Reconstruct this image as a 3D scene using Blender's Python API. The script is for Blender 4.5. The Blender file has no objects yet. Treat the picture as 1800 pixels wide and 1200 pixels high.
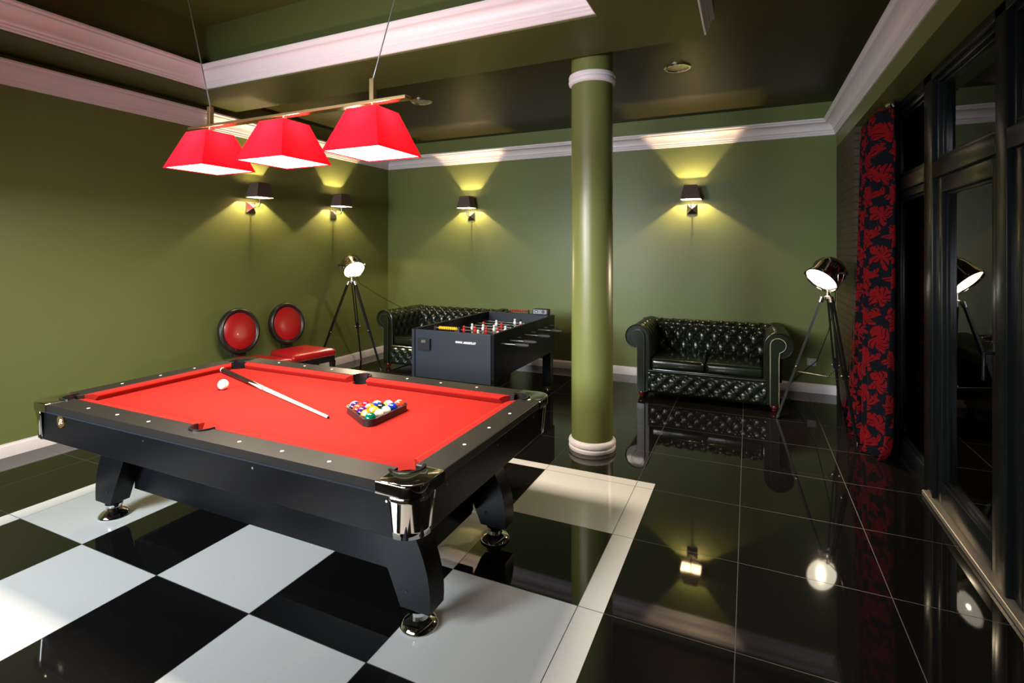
import bpy, bmesh, math, random
from mathutils import Vector, Matrix
random.seed(7)
PI = math.pi
R = math.radians
S = bpy.context.scene
COL = S.collection

# ------------------------------------------------------------------ camera
cd = bpy.data.cameras.new('camera'); cam = bpy.data.objects.new('camera', cd); COL.objects.link(cam)
cam.location = (0.6454, -3.2715, 1.4745)
cam.rotation_euler = (R(90), 0, 0.4281)
cd.sensor_width = 36.0; cd.lens = 911.36/1800*36
cd.shift_x = 0.0; cd.shift_y = -159.94/1800
cd.clip_start = 0.02
S.camera = cam
# ------------------------------------------------------------------ world: night outside
w = bpy.data.worlds.new('night'); S.world = w; w.use_nodes = True
w.node_tree.nodes['Background'].inputs[0].default_value = (0.010, 0.013, 0.020, 1)
w.node_tree.nodes['Background'].inputs[1].default_value = 0.25
S.view_settings.view_transform = 'Standard'; S.view_settings.look = 'None'
S.view_settings.gamma = 1.0; S.view_settings.use_curve_mapping = False
S.view_settings.exposure = 0.0

# ------------------------------------------------------------------ room light and added fill out of the frame
def light(name, kind, loc, power, color, parent=None, **kw):
    d = bpy.data.lights.new(name, kind); d.energy = power; d.color = color
    for k, v in kw.items(): setattr(d, k, v)
    o = bpy.data.objects.new(name, d); COL.objects.link(o); o.location = loc
    if parent: o.parent = parent
    return o
def aim(o, target):
    o.rotation_euler = (Vector(target)-o.location).to_track_quat('-Z', 'Y').to_euler()
# cool light of the front left side of the room, behind the camera
L1 = light('cool_room_light', 'AREA', (-2.9, -4.7, 1.85), 68, (0.78, 0.90, 1.0), shape='RECTANGLE', size=0.9, size_y=1.1, spread=R(95))
aim(L1, (-2.0, -0.5, 0.3))
L2 = light('neutral_fill_light', 'AREA', (-1.7, -4.8, 1.7), 34, (0.97, 0.97, 1.0), shape='RECTANGLE', size=2.8, size_y=0.9, spread=R(70))  # added fill to brighten the back wall, near neutral, no lamp of its own
aim(L2, (-0.75, 2.9, 1.15))
WARM = (1.0, 0.69, 0.40)
P_SCONCE = 16.0
P_PEND_DOWN = 40.0
P_PEND_UP = 12.0
P_SPOT = 60.0

# ------------------------------------------------------------------ materials
def nodes(name):
    m = bpy.data.materials.new(name); m.use_nodes = True
    nt = m.node_tree; return m, nt, nt.nodes['Principled BSDF']
def mat(name, col, rough=0.5, metal=0.0, coat=0.0, emit=None, estr=0.0, spec=0.5, noise=0.0, nscale=40, bump=0.0, bscale=200, sheen=0.0):
    m, nt, b = nodes(name)
    b.inputs['Base Color'].default_value = (*col, 1); b.inputs['Roughness'].default_value = rough
    b.inputs['Metallic'].default_value = metal; b.inputs['Coat Weight'].default_value = coat
    b.inputs['Specular IOR Level'].default_value = spec
    if sheen: b.inputs['Sheen Weight'].default_value = sheen
    if emit: b.inputs['Emission Color'].default_value = (*emit, 1); b.inputs['Emission Strength'].default_value = estr
    tc = None
    if noise or bump:
        tc = nt.nodes.new('ShaderNodeTexCoord')
    if noise:
        n = nt.nodes.new('ShaderNodeTexNoise'); n.inputs['Scale'].default_value = nscale; n.inputs['Detail'].default_value = 4
        nt.links.new(tc.outputs['Object'], n.inputs['Vector'])
        mx = nt.nodes.new('ShaderNodeMix'); mx.data_type = 'RGBA'
        mx.inputs['A'].default_value = (*[c*(1-noise) for c in col], 1); mx.inputs['B'].default_value = (*[min(1, c*(1+noise)) for c in col], 1)
        nt.links.new(n.outputs['Fac'], mx.inputs['Factor']); nt.links.new(mx.outputs['Result'], b.inputs['Base Color'])
    if bump:
        n = nt.nodes.new('ShaderNodeTexNoise'); n.inputs['Scale'].default_value = bscale; n.inputs['Detail'].default_value = 3
        nt.links.new(tc.outputs['Object'], n.inputs['Vector'])
        bp = nt.nodes.new('ShaderNodeBump'); bp.inputs['Strength'].default_value = bump; bp.inputs['Distance'].default_value = 0.01
        nt.links.new(n.outputs['Fac'], bp.inputs['Height']); nt.links.new(bp.outputs['Normal'], b.inputs['Normal'])
    return m
GREEN = (0.142, 0.174, 0.052)
M = {}
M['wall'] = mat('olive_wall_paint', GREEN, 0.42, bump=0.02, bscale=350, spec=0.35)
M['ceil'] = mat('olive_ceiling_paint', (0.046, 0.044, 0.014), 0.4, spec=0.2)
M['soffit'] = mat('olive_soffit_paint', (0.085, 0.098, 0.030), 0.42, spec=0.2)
M['column'] = mat('olive_gloss_paint', (0.150, 0.174, 0.050), 0.34)
M['white'] = mat('white_trim_paint', (0.78, 0.74, 0.76), 0.4)
M['black_lam'] = mat('black_laminate', (0.0045, 0.0047, 0.006), 0.28, bump=0.02, bscale=500, spec=0.15)
M['rail'] = mat('black_rail_laminate', (0.013, 0.011, 0.010), 0.42, noise=0.25, nscale=60, spec=0.3)
M['chrome'] = mat('chrome', (0.82, 0.82, 0.84), 0.06, 1.0)
M['smoke_chrome'] = mat('dark_chrome', (0.62, 0.60, 0.58), 0.07, 1.0)
M['brass'] = mat('brushed_brass', (0.62, 0.43, 0.20), 0.3, 1.0)
M['brass_plate'] = mat('polished_brass_underside', (0.72, 0.5, 0.28), 0.12, 1.0)
M['cloth'] = mat('red_billiard_cloth', (0.27, 0.0090, 0.0055), 0.9, bump=0.05, bscale=900, spec=0.15)
M['pocket'] = mat('black_pocket_rubber', (0.010, 0.010, 0.011), 0.22)
M['diamond'] = mat('pearl_sight', (0.8, 0.78, 0.7), 0.3)
M['leather'] = mat('dark_green_leather', (0.007, 0.011, 0.0045), 0.24, bump=0.06, bscale=260, coat=0.25, noise=0.3, nscale=9)
M['nail'] = mat('antique_brass_nails', (0.55, 0.45, 0.25), 0.3, 1.0)
M['mahogany'] = mat('mahogany_foot', (0.10, 0.010, 0.006), 0.18, coat=0.5)
M['red_leather'] = mat('red_leather', (0.36, 0.008, 0.010), 0.28, bump=0.04, bscale=250, coat=0.15)
M['dark_wood'] = mat('black_stained_wood', (0.012, 0.010, 0.009), 0.35, noise=0.3)
M['black_wood'] = mat('black_lacquered_leg', (0.008, 0.008, 0.009), 0.35, spec=0.3)
M['steel'] = mat('brushed_steel', (0.75, 0.72, 0.68), 0.22, 1.0)
M['dark_steel'] = mat('dark_steel', (0.14, 0.135, 0.13), 0.4, 1.0)
M['frame'] = mat('dark_window_frame', (0.006, 0.008, 0.009), 0.28, spec=0.3)
M['spacer'] = mat('aluminium_spacer', (0.55, 0.58, 0.60), 0.35, 0.8)
M['threshold'] = mat('door_threshold_aluminium', (0.35, 0.30, 0.25), 0.4, 0.6)
M['black'] = mat('matt_black', (0.012, 0.012, 0.012), 0.6)
M['cord'] = mat('black_cord', (0.01, 0.01, 0.01), 0.5)
M['cable'] = mat('steel_cable', (0.62, 0.64, 0.66), 0.3, 1.0)
M['navy'] = mat('dark_grey_blue_panel', (0.014, 0.019, 0.028), 0.42, bump=0.02, bscale=500, spec=0.3)
M['plastic_black'] = mat('black_plastic', (0.012, 0.013, 0.014), 0.3)
M['yellow_pl'] = mat('yellow_plastic', (0.85, 0.60, 0.03), 0.35)
M['red_pl'] = mat('red_plastic', (0.55, 0.015, 0.015), 0.35)
M['white_pl'] = mat('white_plastic', (0.78, 0.78, 0.76), 0.35)
M['grey_pl'] = mat('grey_plastic', (0.20, 0.23, 0.27), 0.4)
M['pitch'] = mat('dark_playfield', (0.03, 0.05, 0.03), 0.3)
M['ivory'] = mat('ivory_ball', (0.86, 0.80, 0.66), 0.08, coat=0.5)
M['cue_wood'] = mat('pale_maple', (0.80, 0.62, 0.44), 0.3)
M['cue_black'] = mat('black_cue_butt', (0.010, 0.008, 0.008), 0.2)
M['letter'] = mat('white_lettering', (0.8, 0.82, 0.85), 0.5)
M['num_black'] = mat('black_number', (0.02, 0.02, 0.02), 0.4)
M['silver_pl'] = mat('grey_socket', (0.5, 0.5, 0.5), 0.35, 0.3)
M['bulb'] = mat('lit_bulb', (1, 0.9, 0.7), 0.4, emit=WARM, estr=P_SCONCE*1500)
M['lens'] = mat('lit_lens', (1, 1, 1), 0.4, emit=(1.0, 0.88, 0.66), estr=5.5)
M['diffuser'] = mat('lit_diffuser', (1, 1, 1), 0.6, emit=(1.0, 0.90, 0.78), estr=3.0)
M['down_glass'] = mat('downlight_glass', (0.55, 0.50, 0.32), 0.25, 0.2)
M['lamp_in'] = mat('white_shade_lining', (0.70, 0.66, 0.58), 0.7)
BALLC = {'yellow': (0.85, 0.48, 0.01), 'blue': (0.008, 0.03, 0.30), 'red': (0.62, 0.012, 0.012), 'purple': (0.045, 0.010, 0.10),
         'orange': (0.82, 0.20, 0.012), 'green': (0.0, 0.11, 0.06), 'crimson': (0.50, 0.006, 0.03), 'black': (0.012, 0.012, 0.012), 'vermilion': (0.7, 0.05, 0.015)}
for k, c in BALLC.items(): M['ball_'+k] = mat('ball_'+k, c, 0.07, coat=0.5)

# red translucent pendant shade
def shade_mat():
    m, nt, b = nodes('red_lamp_fabric')
    b.inputs['Base Color'].default_value = (0.62, 0.008, 0.022, 1); b.inputs['Roughness'].default_value = 0.8
    b.inputs['Specular IOR Level'].default_value = 0.1
    t = nt.nodes.new('ShaderNodeBsdfTranslucent'); t.inputs['Color'].default_value = (0.8, 0.006, 0.014, 1)
    mx = nt.nodes.new('ShaderNodeMixShader'); mx.inputs[0].default_value = 0.25
    nt.links.new(b.outputs[0], mx.inputs[1]); nt.links.new(t.outputs[0], mx.inputs[2])
    nt.links.new(mx.outputs[0], nt.nodes['Material Output'].inputs[0])
    return m
M['red_shade'] = shade_mat()
def weave(name, c1, c2):
    m, nt, b = nodes(name); b.inputs['Roughness'].default_value = 0.85
    tc = nt.nodes.new('ShaderNodeTexCoord'); mp = nt.nodes.new('ShaderNodeMapping'); mp.inputs['Scale'].default_value = (260, 260, 30)
    n = nt.nodes.new('ShaderNodeTexNoise'); n.inputs['Scale'].default_value = 1.0; n.inputs['Detail'].default_value = 3
    cr = nt.nodes.new('ShaderNodeMix'); cr.data_type = 'RGBA'; cr.inputs['A'].default_value = (*c1, 1); cr.inputs['B'].default_value = (*c2, 1)
    nt.links.new(tc.outputs['Object'], mp.inputs['Vector']); nt.links.new(mp.outputs[0], n.inputs['Vector'])
    nt.links.new(n.outputs['Fac'], cr.inputs['Factor']); nt.links.new(cr.outputs['Result'], b.inputs['Base Color'])
    return m
M['sconce_shade'] = weave('brown_woven_shade', (0.022, 0.014, 0.013), (0.20, 0.125, 0.10))

def mnode(nt, op, a, b=None, c=None):
    n = nt.nodes.new('ShaderNodeMath'); n.operation = op
    for i, v in enumerate((a, b, c)):
        if v is None: continue
        if isinstance(v, (int, float)): n.inputs[i].default_value = v
        else: nt.links.new(v, n.inputs[i])
    return n.outputs[0]
def floor_mat():
    m, nt, b = nodes('polished_floor_tiles'); T = 0.6
    tc = nt.nodes.new('ShaderNodeTexCoord'); sx = nt.nodes.new('ShaderNodeSeparateXYZ'); nt.links.new(tc.outputs['Object'], sx.inputs[0])
    x, y = sx.outputs[0], sx.outputs[1]
    u = mnode(nt, 'DIVIDE', x, T); v = mnode(nt, 'DIVIDE', y, T)
    # checker: even tiles white
    s = mnode(nt, 'ADD', mnode(nt, 'FLOOR', u), mnode(nt, 'FLOOR', v))
    odd = mnode(nt, 'FLOORED_MODULO', s, 2.0)
    even = mnode(nt, 'SUBTRACT', 1.0, odd)
    def inside(lo, hi, val):
        return mnode(nt, 'MULTIPLY', mnode(nt, 'GREATER_THAN', val, lo), mnode(nt, 'LESS_THAN', val, hi))
    inner = mnode(nt, 'MULTIPLY', inside(-5, 0, u), inside(-5, 0, v))
    outer = mnode(nt, 'MULTIPLY', inside(-5.2, 0.182, u), inside(-5.16, 0.14, v))
    border = mnode(nt, 'SUBTRACT', outer, inner)
    white = mnode(nt, 'MAXIMUM', border, mnode(nt, 'MULTIPLY', inner, even))
    # grout
    def edge(val):
        f = mnode(nt, 'FRACT', val)
        return mnode(nt, 'MINIMUM', f, mnode(nt, 'SUBTRACT', 1.0, f))
    g = mnode(nt, 'LESS_THAN', mnode(nt, 'MINIMUM', edge(u), edge(v)), 0.0028)
    n = nt.nodes.new('ShaderNodeTexNoise'); n.inputs['Scale'].default_value = 90; n.inputs['Detail'].default_value = 4
    nt.links.new(tc.outputs['Object'], n.inputs['Vector'])
    dk = nt.nodes.new('ShaderNodeMix'); dk.data_type = 'RGBA'
    dk.inputs['A'].default_value = (0.0045, 0.004, 0.0038, 1); dk.inputs['B'].default_value = (0.0085, 0.0078, 0.0072, 1)
    nt.links.new(n.outputs['Fac'], dk.inputs['Factor'])
    wt = nt.nodes.new('ShaderNodeMix'); wt.data_type = 'RGBA'
    wt.inputs['A'].default_value = (0.66, 0.65, 0.61, 1); wt.inputs['B'].default_value = (0.72, 0.71, 0.67, 1)
    nt.links.new(n.outputs['Fac'], wt.inputs['Factor'])
    c1 = nt.nodes.new('ShaderNodeMix'); c1.data_type = 'RGBA'
    nt.links.new(white, c1.inputs['Factor']); nt.links.new(dk.outputs['Result'], c1.inputs['A']); nt.links.new(wt.outputs['Result'], c1.inputs['B'])
    gc = nt.nodes.new('ShaderNodeMix'); gc.data_type = 'RGBA'
    gc.inputs['A'].default_value = (0.055, 0.050, 0.045, 1); gc.inputs['B'].default_value = (0.03, 0.028, 0.026, 1)
    nt.links.new(white, gc.inputs['Factor'])
    c2 = nt.nodes.new('ShaderNodeMix'); c2.data_type = 'RGBA'
    nt.links.new(g, c2.inputs['Factor']); nt.links.new(c1.outputs['Result'], c2.inputs['A']); nt.links.new(gc.outputs['Result'], c2.inputs['B'])
    nt.links.new(c2.outputs['Result'], b.inputs['Base Color'])
    rg = mnode(nt, 'ADD', mnode(nt, 'MULTIPLY', g, 0.5), 0.035)
    nt.links.new(rg, b.inputs['Roughness'])
    b.inputs['IOR'].default_value = 1.5
    return m
M['floor'] = floor_mat()
def brick_mat():
    m, nt, b = nodes('olive_painted_brick'); b.inputs['Roughness'].default_value = 0.6
    tc = nt.nodes.new('ShaderNodeTexCoord'); sx = nt.nodes.new('ShaderNodeSeparateXYZ'); cb = nt.nodes.new('ShaderNodeCombineXYZ')
    nt.links.new(tc.outputs['Object'], sx.inputs[0]); nt.links.new(sx.outputs[1], cb.inputs[0]); nt.links.new(sx.outputs[2], cb.inputs[1])
    br = nt.nodes.new('ShaderNodeTexBrick'); br.inputs['Scale'].default_value = 1.0
    br.inputs['Brick Width'].default_value = 0.22; br.inputs['Row Height'].default_value = 0.065; br.inputs['Mortar Size'].default_value = 0.006
    br.inputs['Color1'].default_value = (0.05, 0.037, 0.015, 1); br.inputs['Color2'].default_value = (0.062, 0.046, 0.02, 1); br.inputs['Mortar'].default_value = (0.02, 0.016, 0.008, 1)
    nt.links.new(cb.outputs[0], br.inputs['Vector']); nt.links.new(br.outputs['Color'], b.inputs['Base Color'])
    bp = nt.nodes.new('ShaderNodeBump'); bp.inputs['Strength'].default_value = 0.6; bp.inputs['Distance'].default_value = 0.01; bp.invert = True
    nt.links.new(br.outputs['Fac'], bp.inputs['Height']); nt.links.new(bp.outputs['Normal'], b.inputs['Normal'])
    return m
M['brick'] = brick_mat()
def glass_mat():
    m, nt, b = nodes('window_glass')
    nt.nodes.remove(b)
    tr = nt.nodes.new('ShaderNodeBsdfTransparent'); tr.inputs[0].default_value = (0.9, 0.93, 0.92, 1)
    gl = nt.nodes.new('ShaderNodeBsdfGlossy'); gl.inputs['Roughness'].default_value = 0.0; gl.inputs['Color'].default_value = (1, 1, 1, 1)
    fr = nt.nodes.new('ShaderNodeFresnel'); fr.inputs['IOR'].default_value = 1.85
    mx = nt.nodes.new('ShaderNodeMixShader')
    nt.links.new(fr.outputs[0], mx.inputs[0]); nt.links.new(tr.outputs[0], mx.inputs[1]); nt.links.new(gl.outputs[0], mx.inputs[2])
    nt.links.new(mx.outputs[0], nt.nodes['Material Output'].inputs[0])
    return m
M['glass'] = glass_mat()
def damask_mat():
    m, nt, b = nodes('black_red_damask'); b.inputs['Roughness'].default_value = 0.9; b.inputs['Specular IOR Level'].default_value = 0.1
    uv = nt.nodes.new('ShaderNodeUVMap'); uv.uv_map = 'UVMap'
    nz = nt.nodes.new('ShaderNodeTexNoise'); nz.inputs['Scale'].default_value = 6; nz.inputs['Detail'].default_value = 2.5
    nt.links.new(uv.outputs[0], nz.inputs['Vector'])
    vm = nt.nodes.new('ShaderNodeVectorMath'); vm.operation = 'MULTIPLY_ADD'
    vm.inputs[1].default_value = (0.15, 0.15, 0); nt.links.new(nz.outputs['Color'], vm.inputs[0]); nt.links.new(uv.outputs[0], vm.inputs[2])
    sx = nt.nodes.new('ShaderNodeSeparateXYZ'); nt.links.new(vm.outputs[0], sx.inputs[0])
    def flower(ox, oy, px, py, r0, r1, k, ph):
        u = mnode(nt, 'SUBTRACT', mnode(nt, 'FRACT', mnode(nt, 'ADD', mnode(nt, 'DIVIDE', sx.outputs[0], px), ox)), 0.5)
        v = mnode(nt, 'SUBTRACT', mnode(nt, 'FRACT', mnode(nt, 'ADD', mnode(nt, 'DIVIDE', sx.outputs[1], py), oy)), 0.5)
        u = mnode(nt, 'MULTIPLY', u, px); v = mnode(nt, 'MULTIPLY', v, py)
        r = mnode(nt, 'SQRT', mnode(nt, 'ADD', mnode(nt, 'MULTIPLY', u, u), mnode(nt, 'MULTIPLY', v, v)))
        th = mnode(nt, 'ARCTAN2', v, u)
        lim = mnode(nt, 'MULTIPLY_ADD', mnode(nt, 'ABSOLUTE', mnode(nt, 'COSINE', mnode(nt, 'MULTIPLY_ADD', th, k/2, ph))), r1, r0)
        fl = mnode(nt, 'LESS_THAN', r, lim)
        # veins between the petals and curved inner lines
        vein = mnode(nt, 'GREATER_THAN', mnode(nt, 'ABSOLUTE', mnode(nt, 'SINE', mnode(nt, 'ADD', mnode(nt, 'MULTIPLY', th, k*0.9), mnode(nt, 'MULTIPLY', r, 55)))), 0.38)
        core = mnode(nt, 'LESS_THAN', r, r0*0.45)
        return mnode(nt, 'MULTIPLY', fl, mnode(nt, 'MAXIMUM', vein, core))
    a = flower(0.0, 0.0, 0.21, 0.30, 0.045, 0.045, 6, 0.4)
    c = flower(0.5, 0.5, 0.21, 0.30, 0.040, 0.040, 5, 1.2)
    d = flower(0.25, 0.25, 0.105, 0.15, 0.010, 0.026, 3, 0.2)
    msk = mnode(nt, 'MINIMUM', mnode(nt, 'ADD', mnode(nt, 'MAXIMUM', a, c), d), 1.0)
    mx = nt.nodes.new('ShaderNodeMix'); mx.data_type = 'RGBA'
    mx.inputs['A'].default_value = (0.006, 0.007, 0.010, 1); mx.inputs['B'].default_value = (0.19, 0.005, 0.007, 1)
    nt.links.new(msk, mx.inputs['Factor']); nt.links.new(mx.outputs['Result'], b.inputs['Base Color'])
    return m
M['damask'] = damask_mat()

# ------------------------------------------------------------------ mesh helpers
class MB:
    def __init__(s): s.bm = bmesh.new(); s.mats = []
    def mi(s, m):
        if m not in s.mats: s.mats.append(m)
        return s.mats.index(m)
    def box(s, x0, x1, y0, y1, z0, z1, bev=0.0, seg=2, mtx=None):
        r = bmesh.ops.create_cube(s.bm, size=1.0); vs = r['verts']
        for v in vs:
            v.co = Vector(((x0+x1)/2+v.co.x*(x1-x0), (y0+y1)/2+v.co.y*(y1-y0), (z0+z1)/2+v.co.z*(z1-z0)))
        if mtx: bmesh.ops.transform(s.bm, matrix=mtx, verts=vs)
        if bev:
            es = list({e for v in vs for e in v.link_edges})
            bmesh.ops.bevel(s.bm, geom=es, offset=bev, segments=seg, affect='EDGES', profile=0.5)
        return s
    def cyl(s, a, b, r0, r1=None, n=20, caps=True):
        a, b = Vector(a), Vector(b); r1 = r0 if r1 is None else r1
        d = b-a; q = d.to_track_quat('Z', 'Y').to_matrix().to_4x4()
        mtx = Matrix.Translation((a+b)/2) @ q
        bmesh.ops.create_cone(s.bm, cap_ends=caps, segments=n, radius1=r0, radius2=r1, depth=d.length, matrix=mtx)
        return s
    def lathe(s, prof, n=32, mtx=None, close=False):
        rings = []
        for r, z in prof:
            if r < 1e-6:
                rings.append([s.bm.verts.new((0, 0, z))])
            else:
                rings.append([s.bm.verts.new((r*math.cos(2*PI*i/n), r*math.sin(2*PI*i/n), z)) for i in range(n)])
        prs = list(zip(rings, rings[1:]))
        if close: prs.append((rings[-1], rings[0]))
        for p, q in prs:
            for i in range(n):
                j = (i+1) % n
                if len(p) == 1 and len(q) == 1: continue
                if len(p) == 1: f = (p[0], q[j], q[i])
                elif len(q) == 1: f = (p[i], p[j], q[0])
                else: f = (p[i], p[j], q[j], q[i])
                s.bm.faces.new(f[::-1] if False else f)
        vs = [v for r in rings for v in r]
        if mtx: bmesh.ops.transform(s.bm, matrix=mtx, verts=vs)
        return s
    def prism(s, poly, z0, z1, mtx=None, bev=0.0, seg=2):
        lo = [s.bm.verts.new((x, y, z0)) for x, y in poly]; hi = [s.bm.verts.new((x, y, z1)) for x, y in poly]
        n = len(poly)
        fs = [s.bm.faces.new(lo[::-1]), s.bm.faces.new(hi)]
        for i in range(n):
            j = (i+1) % n; fs.append(s.bm.faces.new((lo[i], lo[j], hi[j], hi[i])))
        if bev:
            es = [e for e in fs[1].edges]
            bmesh.ops.bevel(s.bm, geom=es, offset=bev, segments=seg, affect='EDGES', profile=0.5)
        elif mtx: pass
        if mtx: bmesh.ops.transform(s.bm, matrix=mtx, verts=lo+hi)
        return s
    def tube(s, pts, r, n=10, caps=True):
        pts = [Vector(p) for p in pts]; rings = []
        rs = r if isinstance(r, (list, tuple)) else [r]*len(pts)
        t0 = (pts[1]-pts[0]).normalized()
        nrm = t0.orthogonal().normalized()
        for i, p in enumerate(pts):
            t = ((pts[min(i+1, len(pts)-1)]-p).normalized() + (p-pts[max(i-1, 0)]).normalized())
            t = t.normalized() if t.length > 1e-6 else t0
            nrm = (nrm - t*nrm.dot(t)).normalized(); bi = t.cross(nrm)
            rings.append([s.bm.verts.new(p+(nrm*math.cos(2*PI*k/n)+bi*math.sin(2*PI*k/n))*rs[i]) for k in range(n)])
        for p, q in zip(rings, rings[1:]):
            for k in range(n): s.bm.faces.new((p[k], p[(k+1) % n], q[(k+1) % n], q[k]))
        if caps: s.bm.faces.new(rings[0][::-1]); s.bm.faces.new(rings[-1])
        return s
    def grid(s, fn, nu, nv, closeu=False, uvs=None):
        V = [[s.bm.verts.new(fn(i/nu, j/nv)) for j in range(nv+1)] for i in range(nu+(0 if closeu else 1))]
        lay = s.bm.loops.layers.uv.new('UVMap') if uvs else None
        for i in range(nu):
            i2 = (i+1) % len(V)
            for j in range(nv):
                f = s.bm.faces.new((V[i][j], V[i2][j], V[i2][j+1], V[i][j+1]))
                if uvs:
                    for lp, (a, b) in zip(f.loops, ((i, j), (i+1, j), (i+1, j+1), (i, j+1))): lp[lay].uv = uvs(a/nu, b/nv)
        return s
    def ball(s, c, r, n=20, sc=(1, 1, 1)):
        m = Matrix.Translation(c) @ Matrix.Diagonal((*sc, 1))
        bmesh.ops.create_uvsphere(s.bm, u_segments=n, v_segments=max(6, n//2), radius=r, matrix=m); return s
    def build(s, name, m, parent=None, smooth=True, angle=35, recalc=True, loc=None):
        if recalc: bmesh.ops.recalc_face_normals(s.bm, faces=s.bm.faces[:])
        me = bpy.data.meshes.new(name); s.bm.to_mesh(me); s.bm.free()
        for mm in (m if isinstance(m, (list, tuple)) else [m]): me.materials.append(mm)
        if smooth:
            for p in me.polygons: p.use_smooth = True
            try: me.set_sharp_from_angle(angle=R(angle))
            except Exception: pass
        o = bpy.data.objects.new(name, me); COL.objects.link(o)
        if parent: o.parent = parent
        if loc: o.location = loc
        return o
def tag(o, label=None, cat=None, group=None, kind=None):
    if label: o['label'] = label
    if cat: o['category'] = cat
    if group: o['group'] = group
    if kind: o['kind'] = kind
    return o
def thing(name, loc, label, cat, rz=0, group=None):
    o = bpy.data.objects.new(name, None); COL.objects.link(o); o.location = loc; o.rotation_euler = (0, 0, rz)
    o.empty_display_size = 0.1
    return tag(o, label, cat, group)
def copy_tree(o, parent=None):
    c = o.copy(); COL.objects.link(c)
    if parent: c.parent = parent
    for ch in list(o.children): copy_tree(ch, c)
    return c
def struct(o): return tag(o, kind='structure')
def sweep(mb, path, prof, closed=False, side=1):
    """profile (d,z) carried along a 2-D path; d grows to the left (side=1) of travel, mitred."""
    n = len(path); P = [Vector((p[0], p[1])) for p in path]; rings = []
    for i in range(n):
        if closed or 0 < i < n-1:
            a = (P[i]-P[i-1]).normalized(); b = (P[(i+1) % n]-P[i]).normalized()
        elif i == 0: a = b = (P[1]-P[0]).normalized()
        else: a = b = (P[i]-P[i-1]).normalized()
        na = Vector((-a.y, a.x)); nb = Vector((-b.y, b.x)); m = (na+nb); m = m/ max(1e-6, m.dot(na))
        rings.append([mb.bm.verts.new((P[i].x+m.x*d*side, P[i].y+m.y*d*side, z)) for d, z in prof])
    k = len(prof)
    for i in range(n if closed else n-1):
        p, q = rings[i], rings[(i+1) % n]
        for j in range(k): mb.bm.faces.new((p[j], p[(j+1) % k], q[(j+1) % k], q[j]))
    if not closed:
        mb.bm.faces.new(rings[0][::-1]); mb.bm.faces.new(rings[-1])
    return mb
def text(name, body, size, m, parent, mtx, extrude=0.0004, shear=0.0, bold=0.0):
    cu = bpy.data.curves.new(name, 'FONT'); cu.body = body; cu.size = size; cu.align_x = 'CENTER'; cu.align_y = 'CENTER'
    cu.extrude = extrude; cu.shear = shear; cu.offset = bold
    o = bpy.data.objects.new(name, cu); COL.objects.link(o)
    bpy.context.view_layer.update()
    me = bpy.data.meshes.new_from_object(o.evaluated_get(bpy.context.evaluated_depsgraph_get()))
    bpy.data.objects.remove(o); bpy.data.curves.remove(cu)
    me.transform(mtx); me.materials.clear(); me.materials.append(m)
    o = bpy.data.objects.new(name, me); COL.objects.link(o)
    if parent: o.parent = parent
    return o

# ------------------------------------------------------------------ room shell
XL, YB, XR, XG, YF = -4.18, 2.913, 1.46, 1.65, -5.6
ZC, ZS, ZT = 3.0, 2.87, 3.43
struct(MB().box(XL-.2, XG+.3, YF-.2, YB+.2, -.1, 0).build('floor', M['floor'], smooth=False))
struct(MB().box(XL-.15, XL, YF-.15, YB+.15, 0, 3.6).build('wall_left', M['wall'], smooth=False))
struct(MB().box(XL, XR+.002, YB, YB+.15, 0, 3.6).build('wall_back', M['wall'], smooth=False))
struct(MB().box(XL, XG+.3, YF-.15, YF, 0, 3.6).build('wall_front', M['wall'], smooth=False))
mb = MB(); mb.box(XR+.002, XG+.25, 1.95, YB+.15, 0, 2.525)
struct(mb.build('wall_right', M['brick'], smooth=False))
# beam carrying the right cornice, over the windows
struct(MB().box(XR, XG+.25, YF, YB+.15, 2.525, 3.6).build('ceiling_beam', M['wall'], smooth=False))
# high ceiling behind and right of the soffit
SX, SY = 0.385, 0.335
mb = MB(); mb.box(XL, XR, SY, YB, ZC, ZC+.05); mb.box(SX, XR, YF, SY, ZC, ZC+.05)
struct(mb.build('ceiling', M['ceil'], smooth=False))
# lower ceiling frame with the raised tray in it
TX0, TX1, TY0, TY1 = -3.68, -0.177, -4.6, -0.252
mb = MB()
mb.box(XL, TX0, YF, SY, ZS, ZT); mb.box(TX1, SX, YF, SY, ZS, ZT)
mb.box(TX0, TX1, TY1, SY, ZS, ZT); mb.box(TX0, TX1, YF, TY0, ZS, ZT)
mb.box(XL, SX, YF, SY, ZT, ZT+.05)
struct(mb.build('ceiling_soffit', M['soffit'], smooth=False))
def crown(z, h, d):
    p = [(0, 0), (.010, 0), (.016, .006), (.016, .020), (.024, .026), (.024, .040), (.034, .046)]
    for i in range(9):
        t = i/8*PI/2; p.append((.036+(d-.020-.036)*(1-math.cos(t)), .050+(h-.040-.050)*math.sin(t)))
    p += [(d-.014, h-.036), (d-.014, h-.026), (d-.006, h-.020), (d, h-.014), (d, h), (0, h)]
    return [(a, z+b) for a, b in p]
struct(sweep(MB(), [(XL, YF), (XL, YB), (XR, YB), (XR, YF)], crown(2.655, .155, .125), side=-1).build('trim_1', M['white']))
struct(sweep(MB(), [(TX0, TY0), (TX1, TY0), (TX1, TY1), (TX0, TY1)], crown(ZS+.012, .175, .105), closed=True, side=1).build('trim_2', M['white']))
struct(sweep(MB(), [(SX, SY-.03), (SX, YF)], crown(ZS, .11, .060), side=1).build('trim_3', M['white']))
bp = [(0, 0), (.014, 0), (.014, .075), (.011, .083), (.006, .088), (.006, .094), (0, .096)]
struct(sweep(MB(), [(XL, YF), (XL, YB)], bp, side=-1).build('baseboard_left', M['white']))
struct(sweep(MB(), [(XL, YB), (XR, YB)], bp, side=-1).build('baseboard_back', M['white']))
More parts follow.
